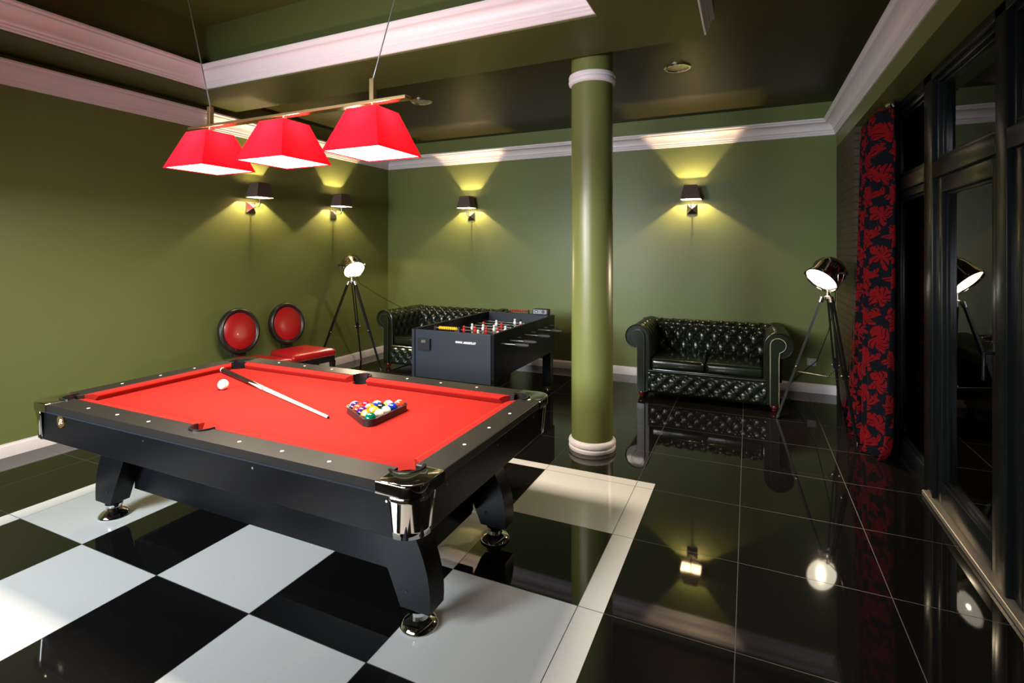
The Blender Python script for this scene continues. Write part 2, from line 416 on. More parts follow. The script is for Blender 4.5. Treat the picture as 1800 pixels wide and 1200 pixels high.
struct(sweep(MB(), [(XG, YF), (XL, YF)], bp, side=-1).build('baseboard_front', M['white']))

# ------------------------------------------------------------------ window wall
def sash(name, y0, y1, z0, z1, st=.075, handle=False, bot=None, x0=XG-.01, x1=XG+.06, glass_name='glass'):
    bot = st if bot is None else bot
    mb = MB()
    mb.box(x0, x1, y0, y0+st, z0, z1, .006); mb.box(x0, x1, y1-st, y1, z0, z1, .006)
    mb.box(x0, x1, y0+st, y1-st, z0, z0+bot, .006); mb.box(x0, x1, y0+st, y1-st, z1-st, z1, .006)
    # glazing bead
    b = .014
    mb.box(x0+.022, x1-.012, y0+st, y0+st+b, z0+bot, z1-st, .003); mb.box(x0+.022, x1-.012, y1-st-b, y1-st, z0+bot, z1-st, .003)
    mb.box(x0+.022, x1-.012, y0+st+b, y1-st-b, z0+bot, z0+bot+b, .003); mb.box(x0+.022, x1-.012, y0+st+b, y1-st-b, z1-st-b, z1-st, .003)
    o = struct(mb.build(name, M['frame']))
    MB().box(x0+.036, x0+.042, y0+st+.002, y1-st-.002, z0+bot+.002, z1-st-.002).build('glass', M['glass'], o, smooth=False)
    sp = MB(); e = st+.003; xs0, xs1 = x0+.043, x0+.056; t_ = .004
    sp.box(xs0, xs1, y0+e, y0+e+t_, z0+bot+.003, z1-st-.003); sp.box(xs0, xs1, y1-e-t_, y1-e, z0+bot+.003, z1-st-.003)
    sp.box(xs0, xs1, y0+e+t_, y1-e-t_, z0+bot+.003, z0+bot+.007); sp.box(xs0, xs1, y0+e+t_, y1-e-t_, z1-st-.007, z1-st-.003)
    sp.build('glazing_spacer', M['spacer'], o, smooth=False)
    if handle:
        h = MB(); h.box(x0-.010, x0, y0+.02, y0+.05, .90, 1.06, .003); h.tube([(x0-.010, y0+.035, 1.02), (x0-.045, y0+.035, 1.02), (x0-.045, y0+.035, .90)], .008)
        h.build('door_handle', M['frame'], o)
    return o
ZH = 2.525
posts = [(1.44, 1.52), (.505, .66), (-.455, -.345), (-1.46, -1.35), (-2.465, -2.355), (-3.47, -3.36), (-5.6, -5.5)]
mb = MB()
for a, b in posts: mb.box(XG-.03, XG+.09, a, b, 0, ZH, .006)
mb.box(XG-.03, XG+.09, YF, 1.52, 2.475, ZH, .004)
for (a, b), (c, d) in zip(posts, posts[1:]): mb.box(XG-.03, XG+.09, d, a, 1.895, 1.985, .006)
struct(mb.build('trim_4', M['frame']))
struct(MB().box(1.52, XG+.25, 1.52, 1.95, 0, ZH).build('wall_right_return', M['frame'], smooth=False))
sash('window_1', .66, 1.44, .03, 1.895, .05, bot=.10)
sash('window_2', .66, 1.44, 1.985, 2.475, .035)
names = 1
for i, ((a, b), (c, d)) in enumerate(zip(posts[1:-1], posts[2:])):
    if i < 2: sash('door_%d' % (i+1), d, a, .03, 1.895, .09, handle=(i == 0), bot=.13)
    else: sash('window_%d' % (3+2*i), d, a, .03, 1.895, .09, bot=.13)
    sash('window_%d' % (4+2*i), d, a, 1.985, 2.475, .028)
struct(MB().box(XG-.05, XG+.12, YF, .62, 0, .028, .004).build('trim_5', M['threshold'], smooth=False))
struct(MB().box(XG-.03, XG+.09, .66, 1.44, 0, .03).build('trim_6', M['frame'], smooth=False))

# ------------------------------------------------------------------ column
col = thing('column', (-.425, .525, 0), 'olive green round column with white rings standing in the middle of the room', 'column')
MB().lathe([(0, 0), (.154, 0), (.154, ZC), (0, ZC)], 64).build('shaft', M['column'], col)
ring = [(.15, 0), (.171, 0), (.174, .010), (.174, .022), (.166, .028), (.166, .034), (.174, .040), (.176, .052), (.172, .066), (.160, .078), (.15, .080)]
MB().lathe(ring, 64).build('base_ring', M['white'], col)
MB().lathe([(r, 2.70+.005+.075-z*.95) for r, z in ring], 64).build('capital_ring', M['white'], col)

# ------------------------------------------------------------------ downlights
for i, (x, y) in enumerate(((.107, 1.228), (-2.40, 1.17))):
    d = thing('downlight', (x, y, ZC), ('round chrome recessed downlight in the dark ceiling to the right of the column', 'round chrome recessed downlight in the dark ceiling above the pendant bar end')[i], 'downlight', group='recessed ceiling downlights')
    MB().lathe([(.086, 0), (.110, 0), (.110, -.006), (.102, -.013), (.090, -.013), (.084, -.004)], 40, close=True).build('rim', M['steel'], d)
    MB().lathe([(0, -.003), (.086, -.003), (.086, -.001), (0, -.001)], 40).build('glass', M['down_glass'], d)
    for k in range(10): MB().ball((.094*math.cos(k*PI/5), .094*math.sin(k*PI/5), -.013), .004, 8).build('stud', M['chrome'], d)

# ------------------------------------------------------------------ pool table
PX, PY = -1.5575, -1.225
A, B, ZP, ZB = 1.2125, .63, .69, .65
pt = thing('pool_table', (PX, PY, 0), 'black pool table with red cloth and chrome corners under the red pendant lamp', 'pool table')
RW = .12; CW = .05
PCX, PCY, PR = A-RW-.022, B-RW-.022, .068      # corner pocket
SPY, SR = B-RW+.006, .060                       # side pocket
def arc(cx, cy, r, a0, a1, n=14): return [(cx+r*math.cos(a0+(a1-a0)*i/n), cy+r*math.sin(a0+(a1-a0)*i/n)) for i in range(n+1)]
# cloth bed with notches at the pockets
bed = []
bx, by = A-RW+.002, B-RW+.002
a0 = math.acos((bx-PCX)/PR); a1 = math.asin((by-PCY)/PR)
def corner_notch(sx, sy):
    # points along the notch of corner (+,+), going counter-clockwise from the right edge to the top edge
    st = -math.acos((bx-PCX)/PR); en = PI - math.asin((by-PCY)/PR)
    # concave side: run clockwise through the inside
    pts = arc(PCX, PCY, PR*.93, st, st-(2*PI-(en-st)), 16)
    return [(x*sx, y*sy) for x, y in pts]
c = corner_notch(1, 1)
side = arc(0, SPY, SR*.93, -.05, -PI+.05, 14)
bed += corner_notch(1, 1)
bed += side                     # top side pocket (going left)
bed += corner_notch(-1, 1)[::-1]
bed += corner_notch(-1, -1)
bed += [(-x, -y) for x, y in side]
bed += corner_notch(1, -1)[::-1]
mb = MB(); mb.prism(bed, ZB-.03, ZB)
bmesh.ops.triangulate(mb.bm, faces=[f for f in mb.bm.faces if len(f.verts) > 4])
mb.build('cloth_bed', M['cloth'], pt, smooth=False)
# cushions
def cushion(p0, p1, nrm, e0, e1):
    """back edge p0->p1 ; nrm = towards the bed ; e0,e1 = how far nose ends are pulled in"""
    p0, p1, nrm = Vector((*p0, 0)), Vector((*p1, 0)), Vector((*nrm, 0)); t = (p1-p0).normalized()
    prof = [(0, ZP-.002), (.030, ZP-.003), (CW, ZP-.010), (CW, ZP-.016), (.034, ZB), (0, ZB)]
    mb = MB(); rings = []
    for p, e, s in ((p0, e0, 1), (p1, e1, -1)):
        rings.append([mb.bm.verts.new(p+nrm*d+t*s*e*(d/CW)+Vector((0, 0, z))) for d, z in prof])
    k = len(prof)
    for j in range(k): mb.bm.faces.new((rings[0][j], rings[0][(j+1) % k], rings[1][(j+1) % k], rings[1][j]))
    mb.bm.faces.new(rings[0][::-1]); mb.bm.faces.new(rings[1])
    return mb.build('cushion', M['cloth'], pt, smooth=False)
cx1 = PCX-.045
for sy in (1, -1):
    for sx in (1, -1): cushion((sx*.062, sy*(B-RW)), (sx*cx1, sy*(B-RW)), (0, -sy), .018, .042)
for sx in (1, -1): cushion((sx*(A-RW), -(PCY-.045)), (sx*(A-RW), PCY-.045), (-sx, 0), .042, .042)
# black rails
xe = A-.165; ye = B-.165
for sy in (1, -1):
    poly = [(xe, B-RW), (xe, B), (-xe, B), (-xe, B-RW)] + [(-x, y) for x, y in arc(0, SPY, SR, .02, PI-.02, 16)]
    poly = [(x, y*sy) for x, y in poly]
    mb = MB(); mb.prism(poly, ZP-.035, ZP, bev=0); mb.build('rail', M['rail'], pt, smooth=False)
for sx in (1, -1):
    mb = MB(); mb.box(sx*(A-RW) if sx > 0 else -A, A if sx > 0 else -(A-RW), -ye, ye, ZP-.035, ZP, .003); mb.build('rail', M['rail'], pt, smooth=False)
# painted edge highlight under the rails and the sights
for k, (sx, sy) in enumerate(((1, 1), (1, -1), (-1, 1), (-1, -1))):
    for t in (.25, .5, .75):
        MB().lathe([(0, .0008), (.0075, .0008), (.0075, -.002)], 16, Matrix.Translation((sx*(.06+t*(cx1-.06)), sy*(B-.055), ZP))).build('sight', M['diamond'], pt)
for sx in (1, -1):
    for t in (-.5, 0, .5):
        MB().lathe([(0, .0008), (.0075, .0008), (.0075, -.002)], 16, Matrix.Translation((sx*(A-.055), t*(PCY-.05)*1.0, ZP))).build('sight', M['diamond'], pt)
# corner castings, pocket liners
for sx in (1, -1):
    for sy in (1, -1):
        st = -math.asin((PCY-ye)/(PR+.006)); en = PI/2-st
        poly = [(xe, B+.006)] + [] 
        poly += arc(A+.006-.075, B+.006-.075, .075, PI/2, 0, 10)
        poly += [(A+.006, ye)]
        st = math.asin(max(-1, min(1, (ye-PCY)/(PR+.004)))); en = PI - math.acos(max(-1, min(1, -(xe-PCX)/(PR+.004)))) 
        en = math.acos(max(-1, min(1, (xe-PCX)/(PR+.004))))
        poly += arc(PCX, PCY, PR+.004, st, en, 16)
        poly = [(x*sx, y*sy) for x, y in poly]
        mb = MB(); mb.prism(poly, ZP-.040, ZP+.004)
        bmesh.ops.recalc_face_normals(mb.bm, faces=mb.bm.faces[:])
        top = max(mb.bm.faces, key=lambda f: f.calc_center_median().z)
        bmesh.ops.bevel(mb.bm, geom=list(top.edges), offset=.008, segments=3, affect='EDGES', profile=0.5)
        cap = mb.build('corner_casting', M['smoke_chrome'], pt, angle=50)
        tag(cap, 'chrome corner casting')
        # tapered curved corner plate
        def plate(u, v, sx=sx, sy=sy):
            z = (ZP-.038)-v*.152; wd = .112-.022*v; rad = .080; o = .013-.0135*v
            L = 2*(wd-.0) ; s = (u-.5)*2
            # path: straight, quarter arc, straight around the corner of the apron
            q = rad*PI/2; tot = q+2*max(0, wd-rad); d = u*tot; f = max(0, wd-rad)
            cx_, cy_ = A-.012+o-rad, B-.012+o-rad
            if d < f: x, y = cx_-(f-d), cy_+rad
            elif d < f+q: an = PI/2-(d-f)/rad; x, y = cx_+rad*math.cos(an), cy_+rad*math.sin(an)
            else: x, y = cx_+rad, cy_-(d-f-q)
            return (x*sx, y*sy, z)
        mb = MB(); mb.grid(plate, 24, 6)
        pl = mb.build('corner_plate', M['smoke_chrome'], pt)
        sm = pl.modifiers.new('thick', 'SOLIDIFY'); sm.thickness = .004; sm.offset = 0
        # liner
        def liner(u, v, sx=sx, sy=sy):
            an = st-.25+(en-st+.5)*u
            rr = (PR+.002, PR+.002, PR-.009, PR-.009, PR-.012)[int(round(v*4))]; zz = (ZB-.02, ZP+.006, ZP+.006, ZB-.01, ZB-.09)[int(round(v*4))]
            return ((PCX+rr*math.cos(an))*sx, (PCY+rr*math.sin(an))*sy, zz)
        lin = MB().grid(liner, 24, 4).build('pocket_liner', M['pocket'], pt)
        MB().lathe([(0, ZB-.11), (.055, ZB-.10), (.064, ZB-.02)], 20, Matrix.Translation((PCX*sx, PCY*sy, 0))).build('pocket_cup', M['pocket'], pt)
for sy in (1, -1):
    def liner2(u, v, sy=sy):
        an = -.15+(PI+.3)*u
        rr = (SR+.001, SR+.001, SR-.009, SR-.009, SR-.012)[int(round(v*4))]; zz = (ZB-.02, ZP+.006, ZP+.006, ZB-.01, ZB-.09)[int(round(v*4))]
        return (rr*math.cos(an), (SPY+rr*math.sin(an))*sy, zz)
    MB().grid(liner2, 24, 4).build('pocket_liner', M['pocket'], pt)
    MB().lathe([(0, ZB-.11), (.048, ZB-.10), (.056, ZB-.02)], 20, Matrix.Translation((0, SPY*sy, 0))).build('pocket_cup', M['pocket'], pt)
# aprons
ins = .014
for sy in (1, -1):
    mb = MB(); mb.box(-(A-.05), A-.05, *sorted((sy*(B-ins), sy*(B-ins-.03))), .50, ZP-.035, .003)
    ap = mb.build('apron', M['black_lam'], pt, smooth=False)
    MB().box(-xe, xe, *sorted((sy*(B+.002), sy*(B-.01))), ZP-.041, ZP-.034).build('edge_highlight', M['navy'], pt, smooth=False)  # thin strip whose blue tone stands in for highlights along the rail edge
for sx in (1, -1):
    mb = MB(); mb.box(*sorted((sx*(A-ins), sx*(A-ins-.03))), -(B-.05), B-.05, .50, ZP-.035, .003)
    mb.build('apron', M['black_lam'], pt, smooth=False)
# apron screws
for x in (-1.0, -.35, .35, 1.0):
    MB().lathe([(0, .0015), (.005, .0015), (.005, 0)], 10, Matrix.Translation((x+.08, -(B-ins), .62)) @ Matrix.Rotation(R(90), 4, 'X')).build('screw', M['steel'], pt)
for y in (-.42, 0, .42):
    MB().lathe([(0, .0015), (.005, .0015), (.005, 0)], 10, Matrix.Translation((A-ins, y, .62)) @ Matrix.Rotation(R(90), 4, 'Y')).build('screw', M['steel'], pt)
# plinth between the legs
for sy in (-1, 1): MB().box(-.92, .92, *sorted((sy*.285, sy*.255)), .145, .50).build('stretcher_board', M['black_lam'], pt, smooth=False)
mb = MB(); mb.box(-.93, -.90, -.2545, .2545, .145, .50)
mb.build('end_board', M['black_lam'], pt, smooth=False)
MB().box(.90, .93, -.2545, .2545, .145, .50).build('end_board', M['black_lam'], pt, smooth=False)
MB().box(-A+.05, A-.05, -B+.05, B-.05, .56, ZB-.031).build('slate_bed', M['black'], pt, smooth=False)
# curved legs with chrome levelling feet
for sx in (1, -1):
    for sy in (1, -1):
        outer = []
        for i in range(13):
            t = i/12; z = .085+t*(.50-.085)
            x = 1.100-.155*t**1.6+.022*math.sin(PI*t)
            outer.append((x, z))
        inner = []
        for i in range(13):
            t = 1-i/12; z = .085+t*(.50-.085)
            x = .965-.185*t-.020*t*t
            inner.append((x, z))
        poly = outer+inner
        mb = MB(); y0, y1 = sorted((sy*.385, sy*.285))
        mtx = Matrix(((sx, 0, 0, 0), (0, 0, 1, 0), (0, 1, 0, 0), (0, 0, 0, 1)))
        mb.prism(poly, y0, y1, mtx=mtx)
        bmesh.ops.recalc_face_normals(mb.bm, faces=mb.bm.faces[:])
        lg = mb.build('leg', M['black_lam'], pt, angle=30)
        # rear bracket giving the leg its L section
        ft = MB(); ft.lathe([(0, .0), (.070, .0), (.076, .004), (.074, .012), (.058, .026), (.040, .036), (.036, .05), (.042, .058), (.042, .068), (.030, .072), (.030, .09), (0, .09)], 36, Matrix.Translation((sx*1.02, sy*.335, 0)))
        ft.build('foot', M['chrome'], lg)
        for zz in (.15, .40):
            MB().lathe([(0, .002), (.006, .002), (.006, 0)], 12, Matrix.Translation((sx*(1.0-.12*(zz-.1)), -.385 if sy < 0 else .285-.0, zz)) @ Matrix.Rotation(R(90), 4, 'X')).build('bolt', M['black'], lg)
# maker's badge
bg = MB().lathe([(0, .004), (.026, .004), (.027, .007), (.032, .007), (.033, .003), (.033, 0), (0, 0)], 32, Matrix.Translation((-.935, -(B-ins), .617)) @ Matrix.Rotation(R(90), 4, 'X')).build('badge', M['brass'], pt)
text('badge_monogram', 'EL', .030, M['diamond'], bg, Matrix.Translation((-.935, -(B-ins)-.005, .617)) @ Matrix.Rotation(R(90), 4, 'X'), shear=.3, extrude=.001)

# ------------------------------------------------------------------ balls, rack, cue
BR = .0278
ball_me = {}
def make_ball(loc, colr, stripe, num, face, label, axis=None):
    mb = MB(); bmesh.ops.create_uvsphere(mb.bm, u_segments=40, v_segments=24, radius=BR)
    f = Vector(face).normalized()
    ax = Vector(axis).normalized() if axis else f.orthogonal().normalized()
    for fc in mb.bm.faces:
        c = fc.calc_center_median().normalized()
        fc.material_index = 0
        if stripe and abs(c.dot(ax)) > .52: fc.material_index = 1
        if num and (c-f).length < .42: fc.material_index = 1
    o = mb.build('pool_ball', [M['ball_'+colr], M['ivory']], None, angle=180)
    o.location = loc
    tag(o, label, 'ball', 'pool balls in the rack')
    if num:
        q = f.to_track_quat('Z', 'Y').to_matrix().to_4x4()
        text('number', str(num), .015, M['num_black'], o, Matrix.Translation(f*(BR-.0002)) @ q, extrude=.0006)
    return o
RCX = -1.245
cyc = -1.198
to_cam = (.55, -.75, .55)
rows = [
    [('purple', 1, 12, (-.3, -.3, .2), (-.6, .3, .75), 'white ball with purple stripe alone at the left tip of the rack')],
    [('vermilion', 0, 0, (0, 0, -1), None, 'orange-red solid ball on the near edge, second from the left tip of the rack'), ('crimson', 0, 0, (0, 0, -1), None, 'crimson solid ball on the far edge beside the left tip of the rack')],
    [('purple', 0, 0, (0, 0, -1), None, 'dark purple solid ball in the middle of the near left edge of the rack'), ('orange', 1, 0, (-.8, -.3, .5), (-.8, -.2, .5), 'white ball with orange stripe, inside the rack behind the yellow one'), ('blue', 1, 0, (-.2, .3, .9), (-.3, .4, .85), 'white ball with blue stripe in the middle of the far edge of the rack')],
    [('orange', 0, 5, (.25, -.75, .6), None, 'orange solid ball with its number facing out beside the green ball'), ('yellow', 0, 1, (-.1, -.75, .62), None, 'yellow solid ball with its number showing in the middle of the rack'), ('black', 0, 0, (0, 0, -1), None, 'black ball inside the rack behind the yellow ball'), ('yellow', 1, 0, (.5, .2, .8), (.5, .1, .85), 'white ball with yellow stripe on the far edge of the rack')],
    [('green', 0, 0, (0, 0, -1), None, 'dark green solid ball at the near corner of the rack'), ('crimson', 1, 0, (.7, -.4, .55), (.75, -.35, .5), 'white ball with crimson stripe beside the green ball'), ('green', 1, 0, (.6, -.5, .6), (.75, -.3, .55), 'white ball with green stripe in the middle of the right edge of the rack'), ('blue', 0, 0, (0, 0, -1), None, 'royal blue solid ball on the right edge of the rack'), ('vermilion', 1, 0, (-.5, .3, .8), (-.55, .35, .7), 'white and red striped ball at the far right corner of the rack')],
]
for k, row in enumerate(rows):
    for i, (cn, stp, num, fc, ax, lab) in enumerate(row):
        y = cyc + (i-k/2)*2*BR*1.005
        x = RCX + .062 + k*BR*1.005*math.sqrt(3)
        make_ball((x, y, ZB+BR), cn, stp, num, fc, lab, ax)
# rack: rounded triangle tray, open top
def tri(off, ch, z):
    """triangle with apex towards -x, offset outward by off, corners cut by arcs"""
    L = 4*2*BR*1.005; xa = RCX+.062; h = L*math.sqrt(3)/2
    V = [Vector((xa, cyc)), Vector((xa+h, cyc-L/2)), Vector((xa+h, cyc+L/2))]
    out = []
    angs = [PI, -PI/3, PI/3]
    for p, am in zip(V, angs):
        for i in range(9):
            an = am - PI/3 + 2*PI/3*i/8
            out.append((p.x+off*math.cos(an), p.y+off*math.sin(an), z))
    return out
mb = MB()
rings = [tri(BR+.011, 0, ZB), tri(BR+.009, 0, ZB+.028), tri(BR+.013, 0, ZB+.030), tri(BR+.013, 0, ZB+.034), tri(BR+.003, 0, ZB+.034), tri(BR+.003, 0, ZB)]
vr = [[mb.bm.verts.new(p) for p in r] for r in rings]
for a_, b_ in zip(vr, vr[1:]+vr[:1]):
    n = len(a_)
    for i in range(n): mb.bm.faces.new((a_[i], a_[(i+1) % n], b_[(i+1) % n], b_[i]))
tag(mb.build('ball_rack', M['plastic_black']), 'black plastic triangle rack around the pool balls on the red cloth', 'ball rack')
mb = MB(); bmesh.ops.create_uvsphere(mb.bm, u_segments=40, v_segments=24, radius=.0300)
cb = mb.build('cue_ball', M['ivory'], angle=180); cb.location = (-2.19, -1.185, ZB+.030); tag(cb, 'plain white cue ball on the red cloth near the cue butt', 'ball')
c0, c1 = Vector((-2.617, -.884, ZB+.016)), Vector((-1.225, -1.335, ZB+.0075))
cu = thing('pool_cue', c0, 'pool cue with black butt and pale maple shaft lying across the red cloth', 'pool cue')
dv = (c1-c0); Lc = dv.length; q = dv.to_track_quat('Z', 'Y').to_matrix().to_4x4()
def cue_part(name, prof, m): MB().lathe(prof, 20, q).build(name, m, cu)
cue_part('butt_cap', [(0, 0), (.012, 0), (.0155, .006), (.0155, .016)], M['num_black'])
cue_part('butt_ring', [(.0156, .016), (.0158, .018), (.0158, .034), (.0156, .036)], M['white_pl'])
cue_part('butt', [(.0155, .036), (.0135, .50)], M['cue_black'])
cue_part('forearm', [(.0135, .50), (.0115, .70)], M['cue_wood'])
cue_part('joint_collar', [(.0116, .70), (.0118, .701), (.0118, .708), (.0115, .709)], M['cue_black'])
cue_part('shaft', [(.0115, .709), (.0068, Lc-.03)], M['cue_wood'])
cue_part('ferrule', [(.0068, Lc-.03), (.0068, Lc-.006)], M['white_pl'])
cue_part('tip', [(.0066, Lc-.006), (.0064, Lc-.002), (.004, Lc), (0, Lc)], M['navy'])
for k in range(4):   # pointed black inlays running from the butt into the pale forearm
    mb = MB(); an = k*PI/2+.4
    def ptf(u, v, an=an):
        z = .495+v*.17; r_ = .0135-.002*(z-.5)/.2+.0004; a_ = an+(u-.5)*1.5*(1-v)
        return q @ Vector((r_*math.cos(a_), r_*math.sin(a_), z))
    mb.grid(ptf, 4, 8); mb.build('inlay_point', M['cue_black'], cu)

# ------------------------------------------------------------------ pendant lamp over the table
LY = -1.23
pl = thing('pendant_lamp', (-1.64, LY, 2.16), 'brass bar pendant lamp with three red pyramid shades over the pool table', 'lamp')
mb = MB(); mb.box(-.77, .81, -.024, .024, .036, .052, .002); mb.build('bar', M['brass'], pl, smooth=False)
MB().box(-.768, .808, -.022, .022, .0345, .0362).build('bar_underside', M['brass_plate'], pl, smooth=False)
for x, s, top in ((-.60, -.30, 3.43), (.60, .36, 3.43)):
    MB().box(x-.013, x+.013, -.013, .013, .052, .160, .001).build('rod', M['brass'], pl, smooth=False)
    zt = top-2.16
    MB().tube([(x, 0, .158), (x+s*(zt-.16), 0, zt)], .0032, 8).build('cable', M['cable'], pl)
    MB().lathe([(0, zt-.03), (.04, zt-.03), (.05, zt-.01), (.05, zt)], 24, Matrix.Translation((x+s*(zt-.16), 0, 0))).build('canopy', M['brass'], pl)
mb = MB(); mb.tube([(-.03, 0, .052), (.03, 0, .052)], .004, 8); mb.cyl((0, 0, .046), (0, 0, .062), .005); mb.ball((-.02, 0, .055), .007, 8); mb.ball((.02, 0, .055), .007, 8)
mb.build('bar_clamp', M['steel'], pl)
for x in (-.60, 0, .60):
    hb, ht, z0, z1 = .170, .088, -.212, .002
    mb = MB()
    lo = [mb.bm.verts.new((x+a*hb, b*hb, z0)) for a, b in ((-1, -1), (1, -1), (1, 1), (-1, 1))]
    hi = [mb.bm.verts.new((x+a*ht, b*ht, z1)) for a, b in ((-1, -1), (1, -1), (1, 1), (-1, 1))]
    for i in range(4): mb.bm.faces.new((lo[i], lo[(i+1) % 4], hi[(i+1) % 4], hi[i]))
    sh = mb.build('shade', M['red_shade'], pl, smooth=False)
    MB().box(x-hb+.006, x+hb-.006, -hb+.006, hb-.006, z0+.004, z0+.007).build('diffuser', M['diffuser'], sh, smooth=False)
    mb = MB(); mb.cyl((x, 0, -.012), (x, 0, .036), .012); mb.box(x-ht, x+ht, -.003, .003, -.003, 0); mb.build('lamp_holder', M['steel'], sh)
    light('pendant_down', 'AREA', (x, 0, z0-.002), P_PEND_DOWN, (1.0, .86, .70), pl, shape='SQUARE', size=.30)
    light('pendant_bulb', 'POINT', (x, 0, -.055), P_PEND_UP, (1.0, .86, .74), pl, shadow_soft_size=.03)

# ------------------------------------------------------------------ wall sconces
def sconce(loc, rz, label):
    """wall at local y=0, lamp sticking out to -y"""
    s = thing('wall_lamp', loc, label, 'lamp', rz, 'wall lamps on the green walls')
    mb = MB(); v = [mb.bm.verts.new(p) for p in ((-.055, 0, -.055), (.055, 0, -.055), (.055, 0, .055), (-.055, 0, .055), (-.055, -.012, -.055), (.055, -.012, -.055), (.055, -.012, .055), (-.055, -.012, .055), (0, -.05, 0))]
    for f in ((0, 1, 5, 4), (1, 2, 6, 5), (2, 3, 7, 6), (3, 0, 4, 7), (4, 5, 8), (5, 6, 8), (6, 7, 8), (7, 4, 8), (0, 3, 2, 1)): mb.bm.faces.new([v[i] for i in f])
    mb.build('wall_plate', M['steel'], s, smooth=False)
    pts = [(0, -.045, 0)] + [(0, -.10-.04*math.sin(t), .04-.04*math.cos(t)) for t in [i/6*PI/2 for i in range(7)]] + [(0, -.14, .12)]
    MB().tube(pts, .006, 10).build('arm', M['steel'], s)
    MB().cyl((0, -.14, .11), (0, -.14, .158), .007).build('lamp_holder', M['white_pl'], s)
    z0, z1 = .100, .255; b0, d0, b1, d1 = .105, .086, .068, .064
    def wall(off):
        mb2 = []
        return [((sx*(b0-off), -.14+sy*(d0-off), z0), (sx*(b1-off), -.14+sy*(d1-off), z1)) for sx, sy in ((-1, -1), (1, -1), (1, 1), (-1, 1))]
    mb = MB(); lo = []; hi = []
    for a_, b_ in wall(0): lo.append(mb.bm.verts.new(a_)); hi.append(mb.bm.verts.new(b_))
    for i in range(4): mb.bm.faces.new((lo[i], lo[(i+1) % 4], hi[(i+1) % 4], hi[i]))
    sh = mb.build('shade', M['sconce_shade'], s, smooth=False)
    mb = MB(); lo = []; hi = []
    for a_, b_ in wall(.003): lo.append(mb.bm.verts.new(a_)); hi.append(mb.bm.verts.new(b_))
    for i in range(4): mb.bm.faces.new((lo[i], lo[(i+1) % 4], hi[(i+1) % 4], hi[i]))
    mb.build('lining', M['lamp_in'], sh, smooth=False)
    MB().ball((0, -.14, .172), .007, 12).build('bulb', M['bulb'], s)
    return s
sconce((.065, YB, 1.94), 0, 'brown shaded wall lamp on the back wall above the right sofa')
sconce((-2.78, YB, 1.94), 0, 'brown shaded wall lamp on the back wall left of the column')
sconce((XL, .595, 1.93), R(90), 'brown shaded wall lamp on the left wall nearest the red pendant shades')
sconce((XL, 1.80, 1.93), R(90), 'brown shaded wall lamp on the left wall near the room corner, above the tripod lamp')

